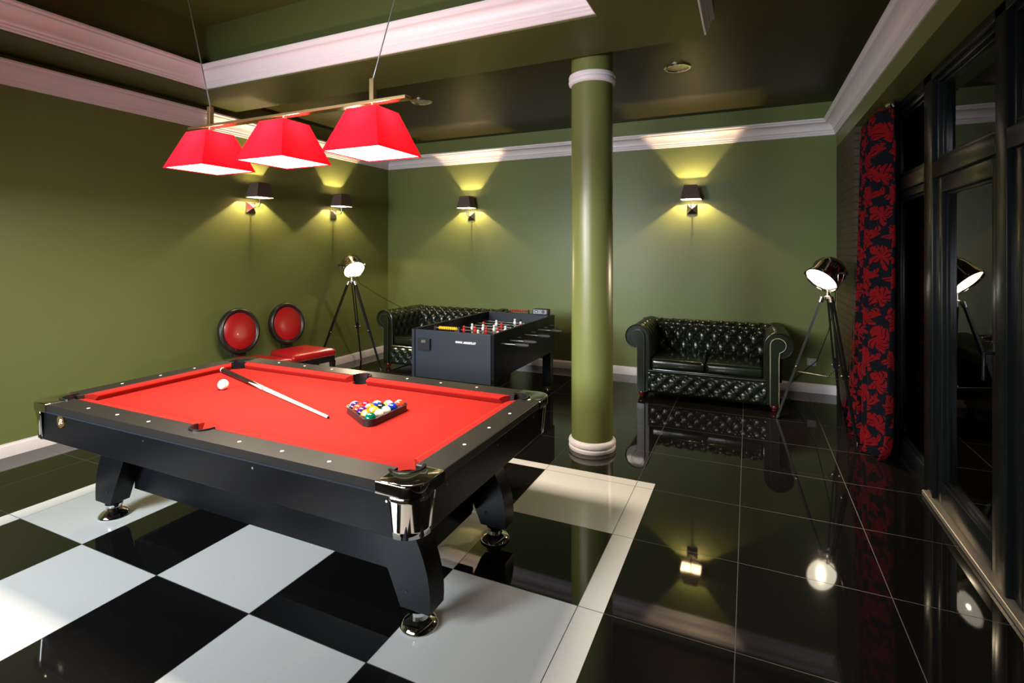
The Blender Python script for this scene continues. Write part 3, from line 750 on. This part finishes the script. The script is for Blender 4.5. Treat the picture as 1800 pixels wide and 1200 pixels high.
# ------------------------------------------------------------------ tripod spotlights
def tripod(loc, feet, hdir, cordpts, label, power):
    t = thing('tripod_lamp', loc, label, 'lamp', group='film style tripod floor lamps')
    zt = 1.085
    hub = MB(); hub.lathe([(0, zt-.03), (.022, zt-.03), (.03, zt-.015), (.03, zt+.005), (.018, zt+.012), (.012, zt+.05), (.016, zt+.055), (.016, zt+.065), (0, zt+.07)], 24)
    hub.build('hub', M['steel'], t)
    for fx, fy in feet:
        f = Vector((fx-loc[0], fy-loc[1], 0)); d = f.normalized()
        top = d*.045+Vector((0, 0, zt-.01)); tv = (f-top); Ln = tv.length; tv.normalize(); sd = tv.cross(Vector((0, 0, 1))).normalized()
        leg = MB()
        def bar(p0, p1, wx, wy):
            ax = (p1-p0).normalized(); n2 = ax.cross(sd).normalized()
            vs = []
            for p in (p0, p1):
                for a_, b_ in ((-1, -1), (1, -1), (1, 1), (-1, 1)): vs.append(leg.bm.verts.new(p+sd*a_*wx+n2*b_*wy))
            for fi in ((0, 1, 2, 3), (4, 5, 6, 7), (0, 1, 5, 4), (1, 2, 6, 5), (2, 3, 7, 6), (3, 0, 4, 7)): leg.bm.faces.new([vs[i] for i in fi])
        for s_ in (-1, 1): bar(top+sd*.014*s_, top+tv*Ln*.58+sd*.014*s_, .0055, .009)
        bar(top+tv*Ln*.50, f-tv*.012, .0085, .010)
        lo = leg.build('leg', M['black_wood'], t, smooth=False)
        c = MB(); p = top+tv*Ln*.555
        c.cyl(p-sd*.026, p+sd*.026, .006, n=10); c.ball(p+sd*.028, .008, 8); c.ball(p-sd*.028, .008, 8); c.build('clamp', M['steel'], lo)
        c = MB(); c.cyl(top-tv*.012, top+tv*.035, .021, n=16); c.build('socket', M['steel'], lo)
        c = MB(); c.cyl(f-tv*.03, f+Vector((0, 0, .0)), .010, .006, 12); c.build('foot', M['steel'], lo)
    # spreader chain between the legs
    mb = MB()
    for fx, fy in feet:
        f = Vector((fx-loc[0], fy-loc[1], 0)); p = f*.60+Vector((0, 0, zt*.40))
        mb.tube([p, Vector((0, 0, zt*.385))], .0018, 6)
    mb.ball((0, 0, zt*.385), .008, 8)
    mb.build('spreader', M['dark_steel'], t)
    # head
    hd = Vector(hdir).normalized(); hc = Vector((0, 0, zt+.205))
    hz = Vector((hd.x, hd.y, 0)).normalized(); side = hz.cross(Vector((0, 0, 1))).normalized(); 
    yk = MB(); pts = []
    for i in range(17):
        an = PI+PI*i/16
        pts.append(hc+side*.150*math.cos(an)+Vector((0, 0, .145*math.sin(an))))
    yk.tube(pts, .0055, 10); yk.build('yoke', M['steel'], t)
    rot = hd.to_track_quat('Z', 'Y').to_matrix().to_4x4(); mt = Matrix.Translation(hc) @ rot
    h = MB(); h.lathe([(0, -.115), (.050, -.112), (.095, -.095), (.118, -.06), (.124, -.02), (.124, .075), (.134, .078), (.136, .085), (.136, .098), (.128, .100), (.122, .092), (.122, .080), (.09, .02), (0, -.02)], 48, mt)
    head = h.build('head', M['chrome_head'], t, angle=40)
    MB().lathe([(0, .094), (.060, .092), (.121, .086), (.121, .083), (0, .083)], 40, mt).build('lens', M['lens'], head)
    v = MB()
    for g in range(4):
        for k in range(5):
            an = g*PI/2+PI/4+(k-2)*.14
            v.box(-.003, .003, -.004, .004, -.028, .008, mtx=mt @ Matrix.Rotation(an, 4, 'Z') @ Matrix.Translation((.124, 0, -.005)))
    v.build('vent_slots', M['black'], head, smooth=False)
    kn = MB()
    for s_ in (-1, 1): kn.cyl(hc+side*.120*s_, hc+side*.165*s_, .010, n=12); kn.cyl(hc+side*.160*s_, hc+side*.175*s_, .018, n=12)
    kn.build('tilt_knob', M['black'], t)
    cl = MB()
    for k in range(3):
        an = k*2*PI/3+.5
        cl.box(-.006, .006, -.010, .010, -.012, .012, mtx=mt @ Matrix.Rotation(an, 4, 'Z') @ Matrix.Translation((.139, 0, .085)))
    cl.build('lens_clip', M['steel'], head, smooth=False)
    lp = light('spot_beam', 'SPOT', hc+hd*.10, power, (1.0, .80, .52), t, spot_size=R(125), spot_blend=.6, shadow_soft_size=.016)
    lp.rotation_euler = hd.to_track_quat('-Z', 'Y').to_euler()
    loc_ = Vector(loc)
    MB().tube([hc-hd*.10] + [Vector(p)-loc_ for p in cordpts], .0035, 8).build('power_cord', M['cord'], t)
    return t
M['chrome_head'] = mat('polished_nickel', (0.62, 0.54, 0.46), 0.12, 1.0)
tripod((1.25, 1.78, 0), [(.87, 1.84), (1.40, 1.41), (1.39, 2.14)], (-.56, -.49, -.68),
       [(1.33, 1.98, 1.05), (1.30, 2.15, .75), (1.24, 2.45, .42), (1.16, 2.72, .26), (1.08, 2.84, .14), (1.02, 2.86, .05)], 'tripod lamp with black legs and lit round head standing beside the red damask curtain', P_SPOT*1.4)
tripod((-3.90, 1.83, 0), [(-4.09, 1.40), (-3.48, 1.88), (-4.12, 2.26)], (.71, -.33, -.61),
       [(-3.92, 2.0, 1.05), (-3.80, 2.3, .85), (-3.66, 2.62, .66), (-3.70, 2.84, .30), (-3.75, 2.87, .02)], 'lit tripod lamp with black legs in the left corner beside the red chairs', P_SPOT)

# ------------------------------------------------------------------ chesterfield sofas
def poly_eval(pts):
    """arc-length evaluation of a polyline profile: returns length and f(t)->(p, normal)"""
    P = [Vector(p) for p in pts]; L = [0]
    for a_, b_ in zip(P, P[1:]): L.append(L[-1]+(b_-a_).length)
    def f(d):
        d = max(0, min(L[-1]-1e-6, d)); i = 0
        while L[i+1] < d: i += 1
        t = (d-L[i])/(L[i+1]-L[i]); p = P[i].lerp(P[i+1], t)
        def tg(j):
            a_ = P[max(j-1, 0)]; b_ = P[min(j+1, len(P)-1)]; return (b_-a_).normalized()
        g = (tg(i).lerp(tg(i+1), t)).normalized()
        return p, Vector((-g.y, g.x))
    return L[-1], f
def puff(s, t, a, b, amp):
    """diamond buttoned upholstery height at surface coordinates s, t"""
    u, v = s/a, t/b
    p, q_ = (u+v), (u-v)
    fp, fq = p-math.floor(p), q_-math.floor(q_)
    e = math.sqrt(max(0, math.sin(PI*fp)*math.sin(PI*fq)))
    dp, dq = min(fp, 1-fp), min(fq, 1-fq); db = math.hypot(dp, dq)
    k = 1-max(0, 1-db/.40)**1.6
    return amp*(.42*e+.58*k-1.0)
def sofa(loc, label, group):
    s = thing('chesterfield_sofa', loc, label, 'sofa', group=group)
    LM = M['leather']; HC, HO, HI = .638, .565, .515   # scroll centre, post outer, inner face
    ZCc, RR = .605, .117
    # frame
    mb = MB(); mb.box(-.60, .60, .05, .80, .06, .29, .01); mb.build('frame', LM, s)
    # tufted front apron
    def ap(u, v):
        x = -.53+1.06*u; z = .055+.215*v
        edge = min(1, min(v, 1-v)/.12)
        return (x, .012-(.018+puff(x, z-.075+.03, .118, .125, .026))*edge*1.0-.01*edge, z)
    MB().grid(ap, 150, 30).build('front_apron', LM, s)
    MB().tube([(-.53, .008, .277), (.53, .008, .277)], .010, 10).build('apron_piping', LM, s)
    # seat cushions
    for sx in (-1, 1):
        mb = MB(); x0, x1 = sorted((sx*.004, sx*.512))
        def top(u, v, x0=x0, x1=x1):
            return None
        mb.box(x0, x1, .018, .60, .285, .392, .035, 4)
        for v in mb.bm.verts:
            if v.co.z > .34:
                a_ = (v.co.x-(x0+x1)/2)/((x1-x0)/2); b_ = (v.co.y-.31)/.29
                v.co.z += .018*(1-a_*a_)*(1-b_*b_)
        mb.build('seat_cushion', LM, s)
        mb = MB(); mb.tube([(x0+.02, .022, .388), (x1-.02, .022, .388)], .005, 8); mb.build('cushion_piping', LM, s)
    # tufted back
    prof = [(.50, .30), (.515, .40), (.555, .54)]
    yc = .722
    prof = [(.565, .32), (.585, .42), (.600, .52)] + [(yc+RR*1.03*math.cos(PI-.25-i/14*(PI*1.18)), ZCc+RR*math.sin(PI-.25-i/14*(PI*1.18))) for i in range(15)] + [(yc+.05, .48), (yc+.05, .10)]
    Lp, pf = poly_eval(prof)
    W = .70
    def bk(u, v):
        x = -W+2*W*u; d = v*Lp; p, n = pf(d)
        k = 1.0 if d < .50 else max(0, 1-(d-.50)/.08)
        h = puff(x, d-.045, .125, .19, .058)*k
        low = min(1, d/.05)
        h *= low
        return (x, p.x+n.x*h, p.y+n.y*h)
    MB().grid(bk, 230, 90).build('backrest', LM, s)
    mb = MB(); mb.box(-.62, .62, .70, .77, .09, .56); mb.build('back_panel', LM, s, smooth=False)
    # arms
    for sx in (-1, 1):
        prof = [(.515, .27), (.515, .40), (.517, .52)] + [(HC+RR*math.cos(PI-.12-i/18*(PI*1.40)), ZCc+RR*math.sin(PI-.12-i/18*(PI*1.40))) for i in range(19)] + [(HO+.065, .50), (HO+.070, .44), (HO+.070, .06)]
        La, fa = poly_eval(prof)
        def arm(u, v, sx=sx, fa=fa, La=La):
            y = .012+.80*u; d = v*La; p, n = fa(d)
            edge = min(1, u/.05)
            k = 1.0 if d < .46 else max(0, 1-(d-.46)/.08)
            h = puff(y+.02, d-.03, .12, .19, .036)*k*edge*min(1, d/.05)
            if d >= .40: h += -.004*abs(math.sin(y*PI/.031))*min(1, (d-.40)/.06)*(1 if d < .66 else 0)*edge
            return (sx*(p.x+n.x*h), y, p.y+n.y*h)
        ar = MB().grid(arm, 110, 96).build('arm', LM, s)
        # scrolled arm front
        out = [(prof[i]) for i in range(len(prof))]
        out = [(.515, .06)] + out
        mb = MB(); 
        vs = [mb.bm.verts.new((sx*x, .012, z)) for x, z in out]; f = mb.bm.faces.new(vs)
        r_ = bmesh.ops.extrude_face_region(mb.bm, geom=[f]); bmesh.ops.translate(mb.bm, vec=(0, .05, 0), verts=[g for g in r_['geom'] if isinstance(g, bmesh.types.BMVert)])
        mb.build('arm_front', LM, s)
        # raised facing, shaped like a post with a scroll head
        fc = [(HI+.052, .085), (HI+.052, .60)]
        cx, cz, cr = HC-.008, .612, .064
        fc = [(HI+.050, .060), (HI+.050, .59)] + [(cx+cr*math.cos(PI-.05-i/12*PI*1.28), cz+cr*math.sin(PI-.05-i/12*PI*1.28)) for i in range(13)] + [(HI+.128, .545), (HI+.122, .50), (HI+.122, .060)]
        mb = MB(); mtx = Matrix(((sx, 0, 0, 0), (0, 0, -1, 0), (0, 1, 0, 0), (0, 0, 0, 1)))
        mb.prism(fc, -.013, .008, mtx=mtx)
        bmesh.ops.triangulate(mb.bm, faces=[f for f in mb.bm.faces if len(f.verts) > 4])
        fo = mb.build('arm_facing', LM, s, smooth=False)
        mb = MB(); Lf, ff = poly_eval(fc); n = int(Lf/.0135)
        for i in range(n+1):
            p, _n = ff(i/n*Lf); bmesh.ops.create_icosphere(mb.bm, subdivisions=1, radius=.0034, matrix=Matrix.Translation((sx*p.x, -.0125, p.y)))
        mb.build('nailhead_trim', M['nail'], fo)
        pp = [(prof[i][0], prof[i][1]) for i in range(0, len(prof)-3)]
        MB().tube([(sx*x, .010, z) for x, z in pp], .006, 8).build('arm_piping', LM, ar)
    for sx in (-1, 1):
        for y in (.045, .76):
            MB().lathe([(0, 0), (.020, 0), (.024, .006), (.019, .014), (.032, .028), (.035, .040), (.032, .052), (.028, .062), (0, .062)], 24, Matrix.Translation((sx*.600, y, 0))).build('foot', M['mahogany'], s)
    return s
sofa((.26, 2.012, 0), 'dark green buttoned leather sofa standing alone right of the column', 'dark green chesterfield sofas')
s2 = sofa((-2.905, 2.012, 0), 'dark green buttoned leather sofa in the left corner, partly behind the football table', 'dark green chesterfield sofas')

# ------------------------------------------------------------------ table football
fx0, fx1, fy0, fy1, fz0, fz1 = -2.062, -1.252, .534, 1.99, .40, .785
tf = thing('football_table', ((fx0+fx1)/2, (fy0+fy1)/2, 0), 'black table football game standing between the left sofa and the column', 'football table')
hx, hy = (fx1-fx0)/2, (fy1-fy0)/2
MB().box(hx-.03, hx, -hy+.001, hy, fz0, fz1, .003).build('side_panel', M['black_lam'], tf, smooth=False)
MB().box(-hx, -hx+.03, -hy+.001, hy, fz0, fz1, .003).build('side_panel', M['black_lam'], tf, smooth=False)
MB().box(-hx+.036, hx-.03, -hy-.004, -hy+.030, fz0-.035, fz1-.004, .003).build('end_panel', M['navy'], tf, smooth=False)
MB().box(-hx+.03, hx-.03, hy-.03, hy, fz0, fz1-.002, .003).build('end_panel', M['navy'], tf, smooth=False)
MB().box(-hx, -hx+.028, -hy-.006, -hy+.02, .06, fz1-.004, .002).build('corner_strip', M['navy'], tf, smooth=False)
MB().box(-hx+.03, hx-.03, -hy+.03, hy-.03, .60, .62).build('playfield', M['pitch'], tf, smooth=False)
MB().box(-hx+.03, hx-.03, -hy+.03, hy-.03, fz0+.02, fz0+.04).build('bottom_panel', M['black_lam'], tf, smooth=False)
for sx in (-1, 1):
    for sy in (-1, 1):
        lx = sx*(hx-.055); ly = sy*(hy-.06)
        l_ = MB().box(lx-.045, lx+.045, ly-.045, ly+.045, .03, fz0+.02, .003).build('leg', M['black_lam'], tf, smooth=False)
        MB().lathe([(0, 0), (.028, 0), (.028, .012), (.012, .016), (.012, .034), (0, .034)], 20, Matrix.Translation((lx, ly, 0))).build('foot', M['chrome'], l_)
cfg = [(1, 'r'), (2, 'r'), (3, 'w'), (5, 'r'), (5, 'w'), (3, 'r'), (2, 'w'), (1, 'w')]
for k, (n, tm) in enumerate(cfg):
    y = -hy+.14+k*(2*hy-.28)/7; z = .69
    s_ = 1 if tm == 'r' else -1
    rod = MB().tube([(-hx-.035 if s_ > 0 else -hx-.15, y, z), (hx+.15 if s_ > 0 else hx+.035, y, z)], .008, 10).build('rod', M['dark_steel'], tf)
    x_h = s_*(hx+.13)
    MB().lathe([(0, 0), (.013, 0), (.016, .02), (.017, .09), (.013, .12), (0, .124)], 16, Matrix.Translation((x_h, y, z)) @ Matrix.Rotation(R(90)*s_, 4, 'Y')).build('handle', M['black'], rod)
    mb = MB()
    for sx in (-1, 1): mb.cyl((sx*(hx-.032), y, z), (sx*(hx-.06), y, z), .016, n=14)
    mb.build('bumper', M['plastic_black'], rod)
    for i in range(n):
        px = (i-(n-1)/2)*(.62/max(n, 2.2)); f = MB()
        f.lathe([(0, .046), (.010, .042), (.013, .033), (.010, .024), (.007, .020), (.014, .016), (.017, .0), (.013, -.018), (.010, -.022)], 12, Matrix.Translation((px, y, z)))
        f.box(px-.010, px+.010, y-.006, y+.006, z-.066, z-.018, .003); f.box(px-.012, px+.012, y-.014, y+.012, z-.078, z-.062, .003)
        f.cyl((px-.014, y, z), (px+.014, y, z), .011, n=12)
        f.build('player', M['red_pl'] if tm == 'r' else M['white_pl'], rod)
def counter(y, x0, x1, z, m):
    r_ = MB().tube([(x0, y, z), (x1, y, z)], .004, 8).build('score_rail', M['steel'], tf)
    mb = MB(); mb.box(x0-.008, x0+.008, y-.012, y+.012, z-.035, z+.014, .002); mb.box(x1-.008, x1+.008, y-.012, y+.012, z-.035, z+.014, .002); mb.build('rail_bracket', M['plastic_black'], r_, smooth=False)
    for k in range(10):
        xx = x0+.045+k*(x1-x0-.062)/9.6
        MB().lathe([(.004, -.0062), (.008, -.006), (.0155, -.0012), (.0155, .0012), (.008, .006), (.004, .0062)], 14, Matrix.Translation((xx, y, z)) @ Matrix.Rotation(R(90), 4, 'Y')).build('score_bead', m, r_)
cxo = (fx0+fx1)/2
counter(-hy+.016, -1.83-cxo, -1.59-cxo, fz1+.022, M['yellow_pl'])
counter(hy-.016, -1.81-cxo, -1.55-cxo, fz1+.022, M['red_pl'])
mb = MB(); mb.box(-1.985-cxo, -1.862-cxo, -hy-.030, -hy-.004, .612, .712, .004); cbx = mb.build('coin_box', M['plastic_black'], tf, smooth=False)
MB().box(-1.945-cxo, -1.90-cxo, -hy-.033, -hy-.029, .675, .70, .001).build('coin_slot', M['steel'], cbx, smooth=False)
stk = MB().box(-1.615-cxo, -1.425-cxo, -hy-.0052, -hy-.003, .683, .712).build('sticker', M['num_black'], tf, smooth=False)
text('sticker_lettering', 'WWW. ASGGEYLAT', .0235, M['letter'], stk, Matrix.Translation((-1.52-cxo, -hy-.0056, .6975)) @ Matrix.Rotation(R(90), 4, 'X') @ Matrix.Diagonal((.92, 1, 1, 1)), shear=.25, bold=.0006)
for x in (-hx+.085, hx-.07):
    for z in (.385+.03, .45):
        MB().lathe([(0, .003), (.007, .003), (.009, 0)], 12, Matrix.Translation((x, -hy-.004, z)) @ Matrix.Rotation(R(90), 4, 'X')).build('bolt', M['black'], tf)
rd = thing('score_box', (-1.385, fy1-.045, fz1), 'small grey electronic box with two dials on the far corner of the football table', 'radio')
MB().box(-.092, .092, -.04, .035, 0, .062, .012, 3).build('casing', M['black'], rd)
MB().box(-.080, .074, -.0435, -.039, .008, .056, .003).build('front_panel', M['grey_pl'], rd, smooth=False)
for x in (-.045, .035):
    MB().lathe([(0, .008), (.014, .006), (.017, 0)], 18, Matrix.Translation((x, -.043, .034)) @ Matrix.Rotation(R(90), 4, 'X')).build('dial', M['navy'], rd)
    MB().box(x-.001, x+.010, -.054, -.050, .026, .042).build('indicator', M['white_pl'] if x < 0 else M['red_pl'], rd, smooth=False)

# ------------------------------------------------------------------ red chairs (local +x is the front)
def chair():
    c = thing('dining_chair', (0, 0, 0), '', 'chair')
    def seatp(u, v, z, gr=0):
        # trapezoid with rounded outline
        return None
    poly = []
    W1, W0, D = .265, .215, .50
    crn = [(-.02, -W0), (D-.02, -W1), (D-.02, W1), (-.02, W0)]
    def rounded(off, rad=.05):
        out = []
        n = len(crn)
        for i in range(n):
            p0, p1, p2 = Vector(crn[i-1]), Vector(crn[i]), Vector(crn[(i+1) % n])
            a_ = (p0-p1).normalized(); b_ = (p2-p1).normalized(); bis = (a_+b_).normalized()
            cc = p1+bis*(rad*1.414); s0 = p1+a_*rad; s1 = p1+b_*rad
            for k in range(6):
                t = k/5; q1 = s0.lerp(p1, t); q2 = p1.lerp(s1, t); pp = q1.lerp(q2, t)
                ctr = Vector((D/2-.02, 0)); out.append(ctr+(pp-ctr)*(1-off))
        return out
    mb = MB(); rings = []
    for off, z in ((.015, .345), (0, .352), (-.012, .375), (-.005, .398), (.05, .412), (.20, .422), (.45, .428), (.75, .430)):
        rings.append([mb.bm.verts.new((p.x, p.y, z)) for p in rounded(off)])
    for a_, b_ in zip(rings, rings[1:]):
        n = len(a_)
        for i in range(n): mb.bm.faces.new((a_[i], a_[(i+1) % n], b_[(i+1) % n], b_[i]))
    mb.bm.faces.new(rings[-1]); mb.bm.faces.new(rings[0][::-1])
    st = mb.build('seat', M['red_leather'], c, angle=60)
    mb = MB(); mb.prism([(p.x, p.y) for p in rounded(.01)], .285, .346); fr = mb.build('seat_frame', M['dark_wood'], c, angle=40)
    mb = MB(); pts = rounded(-.008); Ln, fe = poly_eval([(p.x, p.y) for p in pts]+[(pts[0].x, pts[0].y)])
    for i in range(int(Ln/.016)):
        p, _ = fe(i*.016); bmesh.ops.create_icosphere(mb.bm, subdivisions=1, radius=.004, matrix=Matrix.Translation((p.x, p.y, .352)))
    mb.build('nailhead_trim', M['nail'], st)
    for sy in (-1, 1):
        mb = MB(); rings = []
        for z, h in ((.29, .024), (.12, .019), (0, .014)):
            cx = .445; cy = sy*(.232-.004*(1-z/.29))
            rings.append([mb.bm.verts.new((cx+a_*h, cy+b_*h, z)) for a_, b_ in ((-1, -1), (1, -1), (1, 1), (-1, 1))])
        for a_, b_ in zip(rings, rings[1:]):
            for i in range(4): mb.bm.faces.new((a_[i], a_[(i+1) % 4], b_[(i+1) % 4], b_[i]))
        mb.bm.faces.new(rings[0]); mb.bm.faces.new(rings[-1][::-1]); mb.build('leg', M['dark_wood'], c, smooth=False)
        mb = MB(); mb.tube([(-.005, sy*.19, .30), (-.03, sy*.192, .16), (-.085, sy*.195, 0)], [.022, .019, .014], 10); mb.build('leg', M['dark_wood'], c)
    # oval back, leaning
    tilt = Matrix.Translation((-.035, 0, .674)) @ Matrix.Rotation(R(-9), 4, 'Y')
    ry, rz_ = .216, .236
    def oval(u, v):
        an = 2*PI*u; b_ = 2*PI*v; w_, d_ = .027, .036
        k = 1+ (w_*math.cos(b_))/ry
        return tilt @ Vector((d_*math.sin(b_), (ry-.034)*math.cos(an)*1.0+w_*math.cos(b_)*math.cos(an), (rz_-.034)*math.sin(an)+w_*math.cos(b_)*math.sin(an)))
    bf = MB().grid(oval, 56, 12, closeu=True).build('back_frame', M['dark_wood'], c)
    mb = MB()
    def pad(u, v):
        an = 2*PI*u; rr = v; h = .016+.026*(1-rr**3)
        return tilt @ Vector((h, (ry-.046)*rr*math.cos(an), (rz_-.046)*rr*math.sin(an)))
    def padb(u, v):
        an = 2*PI*u; rr = v
        return tilt @ Vector((-.016-.006*(1-rr**3), (ry-.046)*rr*math.cos(an), (rz_-.046)*rr*math.sin(an)))
    mb.grid(lambda u, v: pad(u, max(v, .001)), 48, 12, closeu=True); mb.grid(lambda u, v: padb(u, max(v, .001)), 48, 6, closeu=True)
    pd = mb.build('back_pad', M['red_leather'], c, angle=60)
    mb = MB()
    for i in range(76):
        an = 2*PI*i/76; bmesh.ops.create_icosphere(mb.bm, subdivisions=1, radius=.0042, matrix=Matrix.Translation(tilt @ Vector((.020, (ry-.045)*math.cos(an), (rz_-.045)*math.sin(an)))))
    mb.build('nailhead_trim', M['nail'], pd)
    mb = MB(); mb.box(-.028, .028, -.06, .06, .30, .47, .008, mtx=Matrix.Translation((-.01, 0, 0)) @ Matrix.Rotation(R(-4), 4, 'Y')); mb.build('back_post', M['dark_wood'], c)
    return c
ch1 = chair(); ch2 = copy_tree(ch1)
for c, y, rz, lab in ((ch1, .285, R(-9), 'black wooden chair with red leather oval back, nearer of the two by the left wall'),
                      (ch2, .870, R(-10), 'black wooden chair with red leather oval back, beside the left tripod lamp')):
    c.location = (-3.925, y, 0); c.rotation_euler = (0, 0, rz); tag(c, lab, 'chair', 'red leather chairs along the left wall')

# ------------------------------------------------------------------ curtain and rod
def curt(u, v):
    # u across the width (y), v from floor to top
    z = .004+v*2.488
    spread = 1.0-.10*math.sin(PI*v)
    y = 1.80+(u-.5)*1.36*spread+.05*(1-v)*(u-.5)
    ph = u*2*PI*7.0
    am = (.052+.012*math.sin(3*u+1))*(1-.40*max(0, (v-.9)/.1))
    x = 1.535-.035*(1-v)**2+am*math.sin(ph+.5*math.sin(2.3*v+u*3))+.012*math.sin(ph*2.1+v*2)
    if v > .93: x += .004*math.sin(u*2*PI*45); 
    if v < .06: x -= .035*(1-v/.06)**2*(1 if u < .6 else .5)
    return (min(x, 1.615), y, z)
ct = thing('curtain', (0, 0, 0), 'floor length black curtain with red damask flowers hanging at the right wall', 'curtain')
mb = MB(); mb.grid(curt, 260, 60, uvs=lambda u, v: (u*2.0, v*2.5)); cl = mb.build('curtain_panel', M['damask'], ct, angle=180, recalc=False)
sm = cl.modifiers.new('thick', 'SOLIDIFY'); sm.thickness = .003
cr = thing('curtain_rod', (0, 0, 0), 'dark curtain rod with chrome finial above the red damask curtain', 'curtain rod')
MB().tube([(1.545, 1.17, 2.509), (1.545, 2.45, 2.509)], .012, 12).build('rod', M['black'], cr)
MB().lathe([(0, 0), (.016, 0), (.018, .012), (.012, .018), (.026, .032), (.032, .05), (.026, .068), (.010, .080), (0, .082)], 10, Matrix.Translation((1.545, 1.16, 2.490)) @ Matrix.Rotation(R(90), 4, 'X')).build('finial', M['chrome'], cr, smooth=False)
for y in (1.26, 2.30): MB().box(1.535, 1.555, y-.008, y+.008, 2.509, 2.5255).build('bracket', M['black'], cr, smooth=False)

# ------------------------------------------------------------------ wall socket
ws = thing('wall_socket', (1.24, YB, .318), 'small grey power socket on the back wall behind the right tripod lamp', 'socket')
MB().box(-.042, .042, -.010, 0, -.038, .038, .003).build('plate', M['silver_pl'], ws, smooth=False)
MB().lathe([(.021, 0), (.024, .003), (.019, .003), (.018, -.006), (0, -.006)], 20, Matrix.Translation((0, -.0101, 0)) @ Matrix.Rotation(R(90), 4, 'X')).build('outlet', M['white_pl'], ws)
